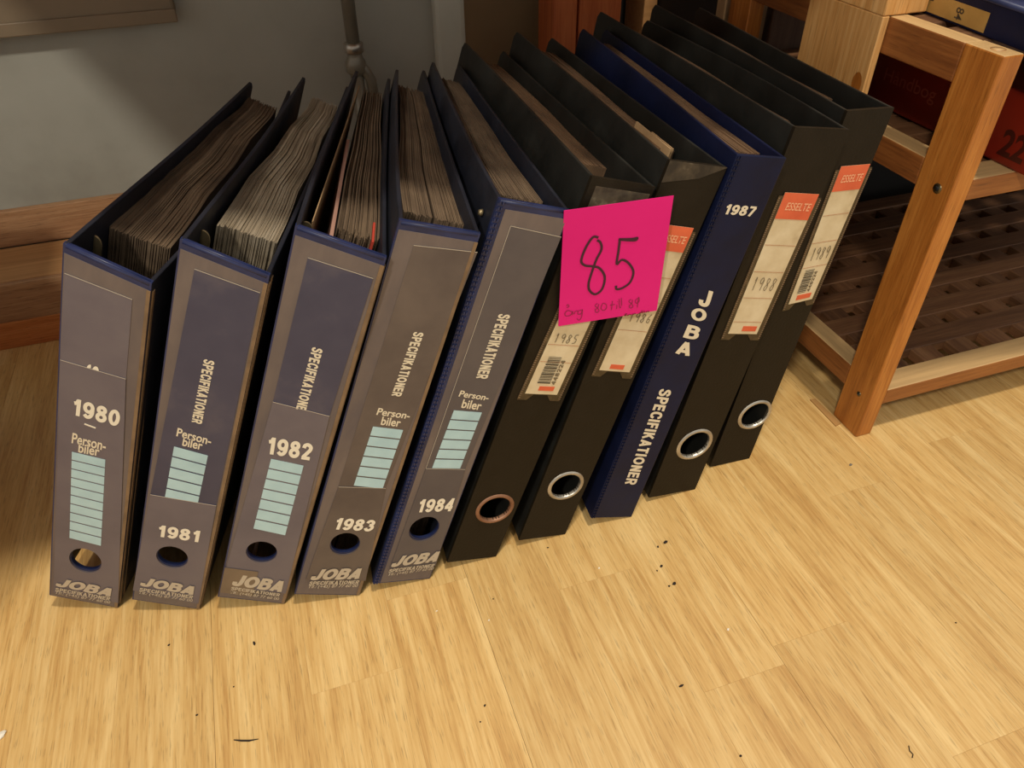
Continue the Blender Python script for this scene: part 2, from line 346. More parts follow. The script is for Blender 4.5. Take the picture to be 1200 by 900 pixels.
wall = box('wall_back', (-1.2, WY, 0), (.225, WY+.06, 1.5), 'wall_paint', None, 0); tag(wall, 'dim off-white painted wall', kind='structure')
wall2 = box('wall_recess', (.20, WY+.062, 0), (1.6, WY+.12, 1.5), 'brown_wall', None, 0); tag(wall2, 'brown wall past the white corner', kind='structure')
tr = box('trim_1', (.2065, WY-.012, .0785), (.243, WY+.061, 1.5), 'trim_paint', None, .006); tag(tr, 'pale vertical corner strip of the white wall', kind='structure')
bb = box('baseboard_back', (-1.2, .8945, .0778), (.204, WY-.0003, .119), 'dark_beam', None, .0008); tag(bb, 'dark wooden skirting board along the wall', kind='structure')
lath = tag(box('pine_lath', (-1.0, .807, 0), (.33, .8925, .0329), 'pine_x', None, .001), 'orange pine lath lying on the floor beneath the tan board', 'lath')
beam = thing('wooden_board', 'tan board with a darker front edge lying on top of the pine lath', 'board', (-.4, .85, .033))
box('edge_strip', (-1.0, .8072, .0331), (.30, .8142, .0770), 'dark_beam', beam, .0006, (-.4, .85, .033))
box('board_body', (-1.0, .8144, .0331), (.30, .8935, .0776), 'tan_beam', beam, .0006, (-.4, .85, .033))

# bench whose back rail shows at the upper left; its unseen top and an added block shade the corner
bench = thing('workbench', 'beige back panel of a workbench fixed high on the white wall', 'workbench', (-.05, .7, 0))
def bpart(n, lo, hi, mat, bv=.001): return box(n, lo, hi, mat, bench, bv, (-.05, .7, 0))
bpart('back_panel', (-1.0, WY-.020, .302), (-.061, WY-.0004, .505), 'panel_paint', .003)
bpart('panel_ledge', (-1.0, WY-.0235, .296), (-.061, WY-.0202, .3085), 'panel_paint', .001)
bpart('rear_rail', (-1.0, WY-.022, .5052), (.22, WY-.0004, .5598), 'panel_paint', .001)
bpart('bench_top', (-.335, .36, .56), (.435, .842, .59), 'tan_beam')
bpart('bench_top', (-.335, .8422, .56), (.22, WY-.0004, .59), 'tan_beam')
bpart('shade_block', (-.80, .30, 0), (-.352, .69, .30), 'tan_beam', .002)  # unseen block added to keep the fill lamp off the left floor
bpart('leg', (-.356, .362, .3002), (-.329, .388, .5598), 'tan_beam')

# steel pipe against the wall
pipe = thing('steel_pipe', 'grey steel pipe with a compression fitting running down the white wall', 'pipe', (.109, .873, .0777))
po = np.array([.109, .873, .0777])
q = lambda p: tuple(np.array(p)-po)
tube('pipe_run', [q((.1118, .873, .5598)), q((.1097, .873, .262))], .0072, 'pipe_metal', pipe, 16)
tube('pipe_drop', [q((.109, .873, .232)), q((.109, .873, .0777))], .0072, 'pipe_metal', pipe, 16)
tube('fitting_nut', [q((.1097, .873, .2625)), q((.1097, .873, .2615)), q((.1096, .873, .252)), q((.1096, .873, .251))], [.0075, .0105, .0105, .0085], 'metal_ring', pipe, 8)
tube('fitting_body', [q((.1096, .873, .251)), q((.1094, .873, .247)), q((.1093, .873, .242)), q((.109, .873, .232)), q((.109, .873, .228))], [.008, .0085, .0115, .0115, .0075], 'pipe_metal', pipe, 14)
tube('branch', [q((.109, .873, .240)), q((.118, .871, .233)), q((.1235, .870, .222)), q((.125, .870, .200))], .006, 'pipe_metal', pipe, 12)

# cupboard boards seen past the corner
cup = thing('wooden_cupboard', 'dark cupboard with reddish pine stiles standing behind the black binders', 'cupboard', (.52, .86, 0))
def cpart(n, xa, xb, ya, yb, mat, z1=.69, z0=0): return box(n, (xa, ya, z0), (xb, yb, z1), mat, cup, .0015, (.52, .86, 0))
cpart('stile', .334, .3628, .850, .90, 'red_pine'); cpart('stile', .3655, .4185, .852, .90, 'red_pine')
cpart('back_panel', .36, .78, .905, .93, 'shade_black'); cpart('shade_backing', .4782, 1.45, .7285, .742, 'shade_black'); cpart('middle_post', .447, .4637, .85, .90, 'tan_beam')  # near-black sheets paint the shade behind and between the boards
cpart('door_panel', .4655, .5166, .712, .7284, 'brown_wall', z0=.225); cpart('side_board', .5242, .80, .710, .7284, 'mauve_board', z0=.225); cpart('side_panel', .4655, .478, .7282, .90, 'shade_black')

# ------------------------------------------------------------------ binders
H, D0 = .318, .288
FIT = [ # x, y, yaw, lean, width, left depth, left skew, right depth, right skew
 [-0.20715, 0.41902, -0.3427, 0.40174, 0.04554, 0.27633, 0.0158, 0.28934, -0.00044],
 [-0.1479, 0.39612, -0.2983, 0.38705, 0.04615, 0.27353, 0.01112, 0.28812, -0.00014],
 [-0.08674, 0.37819, -0.22145, 0.36723, 0.0482, 0.276, 0.016, 0.28401, -0.00425],
 [-0.03117, 0.36498, -0.1355, 0.34873, 0.04532, 0.26816, 0.0181, 0.2885, -0.00117],
 [0.02615, 0.35977, -0.04128, 0.33814, 0.04432, 0.26819, 0.01871, 0.28386, 0.003],
 [0.08373, 0.362, -0.00553, 0.33312, 0.04346, 0.2905, 0.006, 0.29867, 0.00325],
 [0.14458, 0.36495, -0.01498, 0.29355, 0.04213, 0.29019, 0.00075, 0.30138, -0.00124],
 [0.20599, 0.36438, -0.06254, 0.22451, 0.03629, 0.27439, -0.00133, 0.288, -0.0085],
 [0.2674, 0.37351, -0.00288, 0.19314, 0.04503, 0.29968, 0.0005, 0.288, 0.0],
 [0.33718, 0.39124, -0.02884, 0.12592, 0.04037, 0.288, 0.0, 0.28774, 0.0086]]
PXC = [ # spine corners in the photograph: TL TR BL BR
 [(74,285),(178,332),(58,697),(138,712)], [(211,280),(316,323),(155,702),(234,712)], [(346,264),(453,302),(255,699),(333,707)],
 [(468,258),(563,274),(345,696),(422,693)], [(585,233),(668,247),(437,684),(506,671)], [(694,207),(768,219),(524,659),(581,652)],
 [(785,188),(852,196),(608,633),(662,626)], [(864,181),(922,185),(692,607),(742,601)], [(932,149),(996,152),(760,583),(814,574)],
 [(993,130),(1048,126),(832,547),(880,532)]]
class Binder:
    def __init__(s, i, label, vinyl, inner, group):
        s.i = i; x, y, yaw, lean, s.w, s.Ld, s.Le, s.Rd, s.Re = FIT[i]
        s.R = Rz(yaw) @ Ry(lean)
        low = min((s.R @ np.array([k*s.w/2, 0, 0]))[2] for k in (-1, 1))
        s.o = np.array([x, y, -low])
        s.root = thing('ring_binder', label, 'binder', (0, 0, 0), group)
        m = Matrix.Identity(4)
        for r in range(3):
            for c in range(3): m[r][c] = s.R[r][c]
        m.translation = Vector(s.o); s.root.matrix_world = m
        q = [s.at(*p) for p in PXC[i]]
        s.TL, s.TR, s.BL, s.BR = [np.array([a[0], 0, a[1]]) for a in q]
        # both lower corners stay on or above the floor, the right one rests on it
        for nm, rest in (('BL', False), ('BR', True)):
            p = getattr(s, nm); wz = (s.o + s.R @ p)[2]
            if rest or wz < .0005: p[2] -= (wz - .0002)/s.R[2][2]
        s.vinyl, s.inner = vinyl, inner
        s.cover(-1); s.cover(1)
    def at(s, px_, py_, y=0.0):
        c = s.R.T @ (CP - s.o); d = s.R.T @ ray(px_, py_); t = (y - c[1])/d[1]; p = c + d*t
        return (p[0], p[2])
    def cover(s, side):
        T, B = (s.TL, s.BL) if side < 0 else (s.TR, s.BR)
        dep, e = (s.Ld, s.Le) if side < 0 else (s.Rd, s.Re)
        kt = np.array([side*s.w/2 + e, dep, H]); kb = np.array([side*s.w/2 + e, dep, 0.0])
        wz = (s.o + s.R @ kb)[2]
        if wz < .0004: kb[2] -= (wz-.0004)/s.R[2][2]
        th = .0024; vs = []; n = 12
        us = [k/n for k in range(n)] + [.985, 1.0]
        for u in us:
            sh = u**1.6 if abs(e) > .008 else u
            bow = (.004 if side < 0 and s.i < 2 else .0012)*math.sin(math.pi*u)*(-side if s.i >= 2 else 1)
            if side > 0 and s.i in (0, 8): bow = .0085*math.sin(math.pi*u)
            for v in (0.0, .5, 1.0):
                f = B*(1-v)+T*v; g = kb*(1-v)+kt*v
                p = np.array([f[0]+(g[0]-f[0])*sh, g[1]*u, f[2]+(g[2]-f[2])*u])
                p[0] += bow*(.25+.75*v)
                if u == 1.0 and v in (0.0, 1.0): p[2] += .005*(1 if v == 0 else -1)
                vs.append(p); vs.append(p + np.array([-side*th, 0, 0]))
        fs = []; m = 6
        for a in range(len(us)-1):
            b = a*m; c = b+m
            for r in (0, 2): fs += [(b+r, b+r+2, c+r+2, c+r), (b+r+1, c+r+1, c+r+3, b+r+3)]
            fs += [(b, c, c+1, b+1), (b+4, b+5, c+5, c+4)]
        for b in (0, (len(us)-1)*m): fs += [(b, b+1, b+3, b+2), (b+2, b+3, b+5, b+4)]
        o = mesh('cover', vs, fs, s.inner, s.root); bevel(o, .0006, 2)
        return o
    def quad(s, u0, u1, v0, v1):
        f = lambda u, v: ((s.BL*(1-u)+s.BR*u)*(1-v)+(s.TL*(1-u)+s.TR*u)*v)
        return [f(u0, v0), f(u1, v0), f(u1, v1), f(u0, v1)]
    def plate(s, name, poly, y, th, mat, parent=None, hole=None, bv=0):
        """flat plate on the spine: polygon of (x,z), front at y, optional elliptical hole (cx, cz, rx, rz)"""
        P = [np.array([p[0], p[-1]]) for p in poly]
        if hole is None:
            n = len(P); vs = [(p[0], y, p[1]) for p in P] + [(p[0], y+th, p[1]) for p in P]
            fs = [tuple(range(n)), tuple(range(2*n-1, n-1, -1))] + [(k, (k+1) % n, n+(k+1) % n, n+k) for k in range(n)]
        else:
            c = np.array(hole[:2]); rx, rz = hole[2:]
            angs = sorted([2*math.pi*k/40 for k in range(40)] + [math.atan2(*(p-c)[::-1]) % (2*math.pi) for p in P])
            inn = []; out = []
            for a in angs:
                d = np.array([math.cos(a), math.sin(a)]); best = None
                for k in range(len(P)):
                    A, Bq = P[k], P[(k+1) % len(P)]; e = Bq-A; det = d[0]*-e[1]+d[1]*e[0]
                    if abs(det) < 1e-12: continue
                    r = A-c; t = (r[0]*-e[1]+r[1]*e[0])/det; u = (d[0]*r[1]-d[1]*r[0])/det
                    if t > 0 and -1e-6 <= u <= 1+1e-6 and (best is None or t < best): best = t
                out.append(c+d*best)
                a2 = math.atan2(d[1]/rz, d[0]/rx); inn.append(c+np.array([rx*math.cos(a2), rz*math.sin(a2)]))
            n = len(angs)
            vs = [(p[0], yy, p[1]) for yy in (y, y+th) for L in (inn, out) for p in L]
            fs = []
            for k in range(n):
                j = (k+1) % n
                fs += [(k, n+k, n+j, j), (2*n+k, 2*n+j, 3*n+j, 3*n+k), (k, j, 2*n+j, 2*n+k), (n+k, 3*n+k, 3*n+j, n+j)]
        o = mesh(name, vs, fs, mat, parent or s.root)
        if bv: bevel(o, bv)
        return o
    def spine(s, hole, mat):
        P = s.quad(.0, 1.0, 0, 1)
        return s.plate('spine', [(p[0], p[2]) for p in P], -.0002, .0028, mat, None, hole)
    def hole_px(s, cpx, wpx, hpx):
        c = s.at(*cpx); l = s.at(cpx[0]-wpx/2, cpx[1]); r = s.at(cpx[0]+wpx/2, cpx[1]); b = s.at(cpx[0], cpx[1]+hpx/2); t = s.at(cpx[0], cpx[1]-hpx/2)
        R = (r[0]-l[0])/2; Rv = (t[1]-b[1])/2
        return (c[0], c[1], R*.98, Rv*1.0)
    def pts(s, *ps): return [s.at(*p) for p in ps]
    def text(s, body, p0, p1, p2, mat, parent, y=-.0016, name='lettering', **kw):
        a, b, c = [np.array(s.at(*p)) for p in (p0, p1, p2)]
        def place(u, v):
            r = a+(b-a)*u+(c-a)*v; return (r[0], y, r[1])
        if all(c in GL for c in body):
            return glyph_on(name, body, place, mat, parent, kw.get('weight', .21), kw.get('shear', 0.0), kw.get('gap', .07))
        kw.pop('weight', None); kw.pop('gap', None)
        return text_on(name, body, place, mat, parent, **kw)
    def strip(s, name, pa, pb, wid, mat, parent, y):
        a, b = np.array(s.at(*pa)), np.array(s.at(*pb)); t = (b-a)/np.linalg.norm(b-a); nr = np.array([-t[1], t[0]])*wid/2
        return s.plate(name, [a-nr, b-nr, b+nr, a+nr], y, .0001, mat, parent)
    def pages(s, x0, x1, y0, ztop, n, mat, back=None, skew=None, name='paper_stack', wave=.0015, zvar=.0012, seed=0, front_var=.001, x0b=None, x1b=None, mat2=None):
        """a block of separate sheets standing between the covers"""
        r = random.Random(seed+s.i*31); vs = []; fs = []; back = back or min(s.Ld, s.Rd)-.012
        x0b = x0 if x0b is None else x0b; x1b = x1 if x1b is None else x1b
        seg = 10
        for k in range(n):
            zt = ztop + r.uniform(-zvar, zvar); yf = y0 + r.uniform(-front_var, front_var); yb = back + r.uniform(-.003, .003)
            base = len(vs); t = .9
            ph = r.uniform(-.12, .12)
            for j in range(seg+1):
                u = j/seg; yy = yf+(yb-yf)*u
                e = u*u*(3-2*u)
                lo = x0+(x0b-x0)*e; hi = x1+(x1b-x1)*e; step = (hi-lo)/n
                xc = lo+step*(k+.5) + wave*.25*math.sin(5*u*math.pi+ph)*min(1, 4*u)
                hw = step*t/2
                zz = zt - .0006*math.sin(7*u+ph*6)
                vs += [(xc-hw, yy, .010), (xc+hw, yy, .010), (xc+hw, yy, zz), (xc-hw, yy, zz)]
            for j in range(seg):
                a = base+4*j; b = a+4
                for m in range(4): fs.append((a+m, a+(m+1) % 4, b+(m+1) % 4, b+m))
            fs += [(base+3, base+2, base+1, base), (base+4*seg, base+4*seg+1, base+4*seg+2, base+4*seg+3)]
        o = mesh(name, vs, fs, mat, s.root, fix=False); o['kind'] = 'stuff'
        return o
    def sheet(s, name, x0, x1, y0, y1, z1, mat, th=.0006):
        vs = [(x, y, z) for (x, y) in ((x0, y0), (x0+th, y0), (x1, y1), (x1+th, y1)) for z in (.012, z1)]
        return mesh(name, vs, [(0,1,3,2),(4,6,7,5),(0,4,5,1),(2,3,7,6),(1,5,7,3),(0,2,6,4)], mat, s.root)
    def clip(s, x, y, z):
        # rounded metal tab of the lever mechanism
        vs = []; fs = []; n = 14
        for yy in (y, y+.0012):
            for k in range(n):
                a = math.pi*k/(n-1); vs.append((x+.0042*math.cos(a), yy+.004*0, z+.0062*math.sin(a)))
            vs += [(x-.0042, yy, z-.05), (x+.0042, yy, z-.05)]
        m = n+2; fs = [tuple(range(m)), tuple(range(2*m-1, m-1, -1))] + [(k, (k+1) % m, m+(k+1) % m, m+k) for k in range(m)]
        return mesh('lever_tab', vs, fs, 'metal_dull', s.root)
    def seam(s, side=-1):
        # heat-sealed ribs down the hinge
        T, B = (s.TL, s.BL) if side < 0 else (s.TR, s.BR)
        vs = []; fs = []; n = 95
        for k in range(n):
            v = (k+.5)/n; p = B*(1-v)+T*v
            for (xa, ya) in ((.0010, -.0012), (.0028, -.0012)):
                b = len(vs); hz = .0009
                vs += [(p[0]-side*(xa+dx), yy, p[2]+dz) for dx in (-.0005, .0005) for yy in (ya, .0) for dz in (-hz, hz)]
                fs += [tuple(b+q_ for q_ in f) for f in BOXF]
        o = mesh('hinge_seam', vs, fs, s.vinyl, s.root); o['kind'] = 'stuff'; return o

GJ = 'old binders standing in a row on the floor'
LJ = ['blue vinyl binder with 1980 on its grey spine at the end of the row',
      'blue vinyl binder with 1981 near its finger hole and pale pages',
      'blue vinyl binder with 1982 on its spine and stained lower corner',
      'blue vinyl binder with 1983 on its spine beside the 1982 binder',
      'blue vinyl binder with 1984 on its spine, partly under the pink note',
      'black binder with rusty finger ring behind the pink note',
      'black binder with a torn top and worn label beside the plain navy binder',
      'plain navy binder with large vertical white lettering and 1987',
      'black binder with red and cream label marked 1988',
      'black binder with cream label marked 1989, next to the slatted shelf']
binders = []
HOLES = [((101,655),37,25), ((202.5,651),37,23), ((307,645),36,23), ((404.5,635.5),34,24), ((497,618),33,26)]
CARDM = ['card_grey', 'card_navy', 'card_navy', 'card_brown', 'card_grey']
def lerp2(a, b, t): return (a[0]+(b[0]-a[0])*t, a[1]+(b[1]-a[1])*t)
def joba(i):
    b = Binder(i, LJ[i], 'vinyl_blue', 'vinyl_dark', GJ); binders.append(b)
    hole = b.hole_px(*HOLES[i]); b.spine(hole, 'vinyl_blue')
    big = (hole[0], hole[1]-.0006, hole[2]*1.06, hole[3]*1.10)
    vt = .984
    lo = .0 if i != 4 else .10
    pk = b.plate('pocket_film', [(p[0], p[2]) for p in b.quad(.02+lo, .985, .004, vt)], -.0006, .0004, 'pocket_film', None, big)
    # rolled blue rim around the top edge of the spine
    a, c = b.TL, b.TR
    tube('top_rim', [a+np.array([.0012, .001, -.0012]), (a+c)/2+np.array([0, .001, -.0014]), c+np.array([-.0012, .001, -.0012])], .0016, 'vinyl_blue', b.root, 8)
    if i < 4:
        P = b.quad(.955, 1.0, .004, vt); b.plate('welded_edge', [(p[0], p[2]) for p in P], -.0010, .0006, 'seam_tan')
    if i < 4:
        for ya, yb in ((.0015, .0040), (.0085, .0105)):
            vs = [(q_[0]+dx, yy, q_[2]) for dx in (-.0006, .0008) for q_ in (b.BR*.99+b.TR*.01, b.BR*.02+b.TR*.98) for yy in (ya, yb)]
            mesh('side_seam', vs, BOXF, 'seam_tan', b.root)
    if i == 4: b.seam(-1)
    return b, pk, big
def card(b, name, poly, y, mat, hole=None, edge=True, left=False):
    P = b.pts(*poly); o = b.plate(name, P, y, .0003, mat, None, hole)
    if edge: b.strip('card_edge', poly[3], poly[2], .00035, 'card_edge', o, y-.0001)
    if left: b.strip('card_edge', poly[0], poly[3], .0003, 'card_edge', o, y-.0001)
    return o
def cells(b, par, q, n, y, part=0):
    """teal index cells stacked down the card; q = TL TR BR BL in pixels"""
    for k in range(n):
        t0 = k/n; t1 = (k+1)/n - .13/n
        if part and k == n-1: t1 = t0 + (t1-t0)*part
        P = [lerp2(q[0], q[3], t1), lerp2(q[1], q[2], t1), lerp2(q[1], q[2], t0), lerp2(q[0], q[3], t0)]
        b.plate('teal_cell', b.pts(*P), y, .0001, 'teal_print', par)
def joba_logo(b, par, jp, sp_, tp, m='print_faded'):
    b.text('JOBA', *jp, m, par, y=-.0017, weight=.25, shear=.22, gap=.04)
    b.text('SPECIFIKATIONER', *sp_, m, par, y=-.0017, bold=.025, shear=.1)
    b.text('Tlf.: (+45) 87 77 60 00', *tp, m, par, y=-.0017, bold=.012, shear=.2)
cH = crop(50, 640, 6.0); cJ = crop(430, 560, 6.3158); cT = crop(60, 400, 9.0)

# 1980
b, pk, big = joba(0)
ins = card(b, 'insert_card', [c6(65,287), c6(222,333), c6(237,143), c6(75,80)], -.0009, 'card_grey')
b.text('S', cT(390,222), cT(372,330), cT(520,258), 'print_white', ins, y=-.0011)
yc = card(b, 'year_card', [c6(48,845), c6(203,870), c6(222,333), c6(65,287)], -.0012, 'card_grey', big)
b.text('1980', c6(95,418), c6(205,448), c6(99,378), 'print_white', yc, y=-.0014, bold=.03)
b.strip('lettering_scrap', c6(123,440), c6(150,450), .0012, 'print_white', yc, -.0014)
b.text('Person-', c6(92,486), c6(173,505), c6(95,461), 'print_cream', yc, y=-.0014, bold=.02)
b.text('biler', c6(108,508), c6(158,518), c6(110,485), 'print_cream', yc, y=-.0014, bold=.02)
cells(b, yc, [c6(93,507), c6(173,526), c6(162,735), c6(87,716)], 10, -.0014)
joba_logo(b, pk, (cH(98,268), cH(482,343), cH(110,207)), (cH(95,303), cH(480,370), cH(97,276)), (cH(95,326), cH(480,397), cH(97,302)))
b.pages(-.0165, .0165, .042, .309, 62, 'paper_edge', x0b=-.004, x1b=.018, zvar=.0005, wave=.004)
b.clip(-.0178, .026, .3065)
# 1981
b, pk, big = joba(1)
ins = card(b, 'insert_card', [c6(280,610), c6(438,637), c6(543,127), c6(386,70)], -.0009, 'card_navy')
b.text('SPECIFIKATIONER', c6(408,284), c6(378,436), c6(436,291), 'print_cream', ins, y=-.0011, bold=.03, shear=.0)
b.text('Person-', c6(342,470), c6(424,492), c6(346,450), 'print_cream', ins, y=-.0011, bold=.02)
b.text('biler', c6(356,493), c6(403,504), c6(360,472), 'print_cream', ins, y=-.0011, bold=.02)
cells(b, ins, [c6(337,495), c6(418,517), c6(392,640), c6(314,622)], 5, -.0011)
yc = card(b, 'year_card', [c6(238,840), c6(395,872), c6(438,637), c6(280,610)], -.0012, 'card_grey', big)
b.text('1981', c6(298,710), c6(395,724), c6(302,682), 'print_white', yc, y=-.0014, bold=.03)
joba_logo(b, pk, (cH(690,265), cH(1062,332), cH(700,200)), (cH(685,302), cH(1060,358), cH(687,276)), (cH(680,326), cH(1057,384), cH(683,302)))
b.pages(-.0145, .0185, .0425, .309, 62, 'paper_pale', x0b=-.001, x1b=.0195, zvar=.0005, wave=.004)
b.clip(-.0178, .026, .3065)
# 1982
b, pk, big = joba(2)
ins = card(b, 'insert_card', [c7(0,410), c7(130,443), c7(230,128), c7(80,80)], -.0009, 'card_navy')
b.text('SPECIFIKATIONER', c7(90,283), c7(49,437), c7(116,290), 'print_cream', ins, y=-.0011)
yc = card(b, 'year_card', [px(259,686), px(335,694), c7(130,443), c7(0,410)], -.0012, 'card_grey', big)
b.text('1982', px(313,530), px(364,538), px(316,510), 'print_white', yc, y=-.0014, bold=.03)
cells(b, yc, [px(318,536), px(356,544), px(334,627), px(297,619)], 7, -.0014)
joba_logo(b, pk, (px(272,684), px(330,692), px(275,670)), (px(271,689), px(328,697), px(271.5,685)), (px(270,694), px(327,702), px(270.5,690)))
P = b.pts(px(258,692), px(296,697), px(303,668), px(264,663)); b.plate('tape_scrap', P, -.00165, .0001, 'stain_tan')
b.pages(-.003, .0205, .030, .308, 44, 'paper_edge', x0b=.001, x1b=.015, zvar=.0022, front_var=.003)
b.sheet('divider_sheet', -.0165, -.0035, .026, .262, .311, 'tan_sheet'); b.sheet('divider_sheet', -.006, -.0055, .020, .16, .307, 'pink_sheet', .002)
b.sheet('red_tab', .0165, .0165, .022, .045, .3105, 'red_tab', .0012)
b.clip(-.019, .024, .3045)
# 1983
b, pk, big = joba(3)
ins = card(b, 'insert_card', [c7(150,605), c7(258,608), c7(468,68), c7(322,52)], -.0009, 'card_brown', left=False)
b.text('SPECIFIKATIONER', c7(322,249), c7(270,396), c7(347,252), 'print_cream', ins, y=-.0011, bold=.03)
b.text('Person-', c7(236,440), c7(311,450), c7(242,424), 'print_cream', ins, y=-.0011, bold=.02)
b.text('biler', c7(246,463), c7(290,468), c7(251,444), 'print_cream', ins, y=-.0011, bold=.02)
cells(b, ins, [c7(229,467), c7(298,475), c7(250,612), c7(184,605)], 6, -.0011)
yc = card(b, 'year_card', [c7(75,818), c7(212,820), c7(258,608), c7(150,605)], -.0012, 'card_brown', big)
b.text('1983', c7(141,702), c7(228,707), c7(148,675), 'print_white', yc, y=-.0014, bold=.03, shear=.1)
joba_logo(b, pk, (c7(85,818), c7(196,815), c7(93,792)), (c7(82,829), c7(196,826), c7(84,820)), (c7(80,838), c7(193,835), c7(82,829)))
b.pages(-.016, .001, .0275, .309, 32, 'paper_edge', zvar=.0006, x0b=-.002, x1b=.008); b.pages(.0025, .0195, .027, .309, 32, 'paper_edge', zvar=.0006, seed=5, x0b=.009, x1b=.0185)
# 1984
b, pk, big = joba(4)
ins = card(b, 'insert_card', [c7(350,563), c7(440,565), px(657,277), px(598,264)], -.0009, 'card_dim', left=True)
b.text('SPECIFIKATIONER', c7(516,208), c7(463,356), c7(545,211), 'print_cream', ins, y=-.0011, bold=.03)
b.text('Person-', c7(424,398), c7(491,408), c7(430,384), 'print_cream', ins, y=-.0011, bold=.02)
b.text('biler', c7(430,424), c7(474,430), c7(436,404), 'print_cream', ins, y=-.0011, bold=.02)
cells(b, ins, [c7(414,430), c7(478,435), c7(427,566), c7(363,565)], 6, -.0011)
yc = card(b, 'year_card', [c7(268,790), c7(372,786), c7(440,565), c7(350,563)], -.0012, 'card_dim', big)
b.text('1984', cJ(375,246), cJ(625,236), cJ(395,148), 'print_white', yc, y=-.0014, bold=.03, shear=.1)
joba_logo(b, pk, (cJ(172,650), cJ(508,608), cJ(205,568)), (cJ(155,690), cJ(490,648), cJ(165,662)), (cJ(150,718), cJ(485,672), cJ(158,694)))
b.pages(-.0165, .0165, .026, .3095, 64, 'paper_edge', zvar=.0006, x0b=-.002, x1b=.019)
rv = b.at(562, 238); 
tube('rivet', [(-b.w/2-.0002, .016, .301), (-b.w/2-.0022, .016, .301)], [.0022, .0014], 'metal_dull', b.root, 10)

# black binders
def ring(b, cpx, wpx, hpx, mat):
    c = b.at(*cpx); l = b.at(cpx[0]-wpx/2, cpx[1]); r = b.at(cpx[0]+wpx/2, cpx[1]); t = b.at(cpx[0], cpx[1]-hpx/2); d = b.at(cpx[0], cpx[1]+hpx/2)
    R = ((r[0]-l[0])+(t[1]-d[1]))/4
    hole = (c[0], c[1], R*.80, R*.80)
    n = 32; vs = []; fs = []
    prof = [(R*.80, .002), (R*.80, -.0006), (R*.86, -.0014), (R*.94, -.0013), (R*1.0, -.0002)]
    for k in range(n):
        a = 2*math.pi*k/n
        for rr, yy in prof: vs.append((c[0]+rr*math.cos(a), yy, c[1]+rr*math.sin(a)))
    m = len(prof)
    for k in range(n):
        j = (k+1) % n
        for z in range(m-1): fs.append((k*m+z, k*m+z+1, j*m+z+1, j*m+z))
    return hole, (vs, fs, mat)
def esselte(i, rg, mat='metal_ring'):
    b = Binder(i, LJ[i], 'black_cloth', 'black_cover', GJ); binders.append(b)
    hole, (vs, fs, m) = ring(b, *rg, mat)
    b.spine(hole, 'black_cloth'); mesh('finger_ring', vs, fs, m, b.root, smooth=True)
    return b
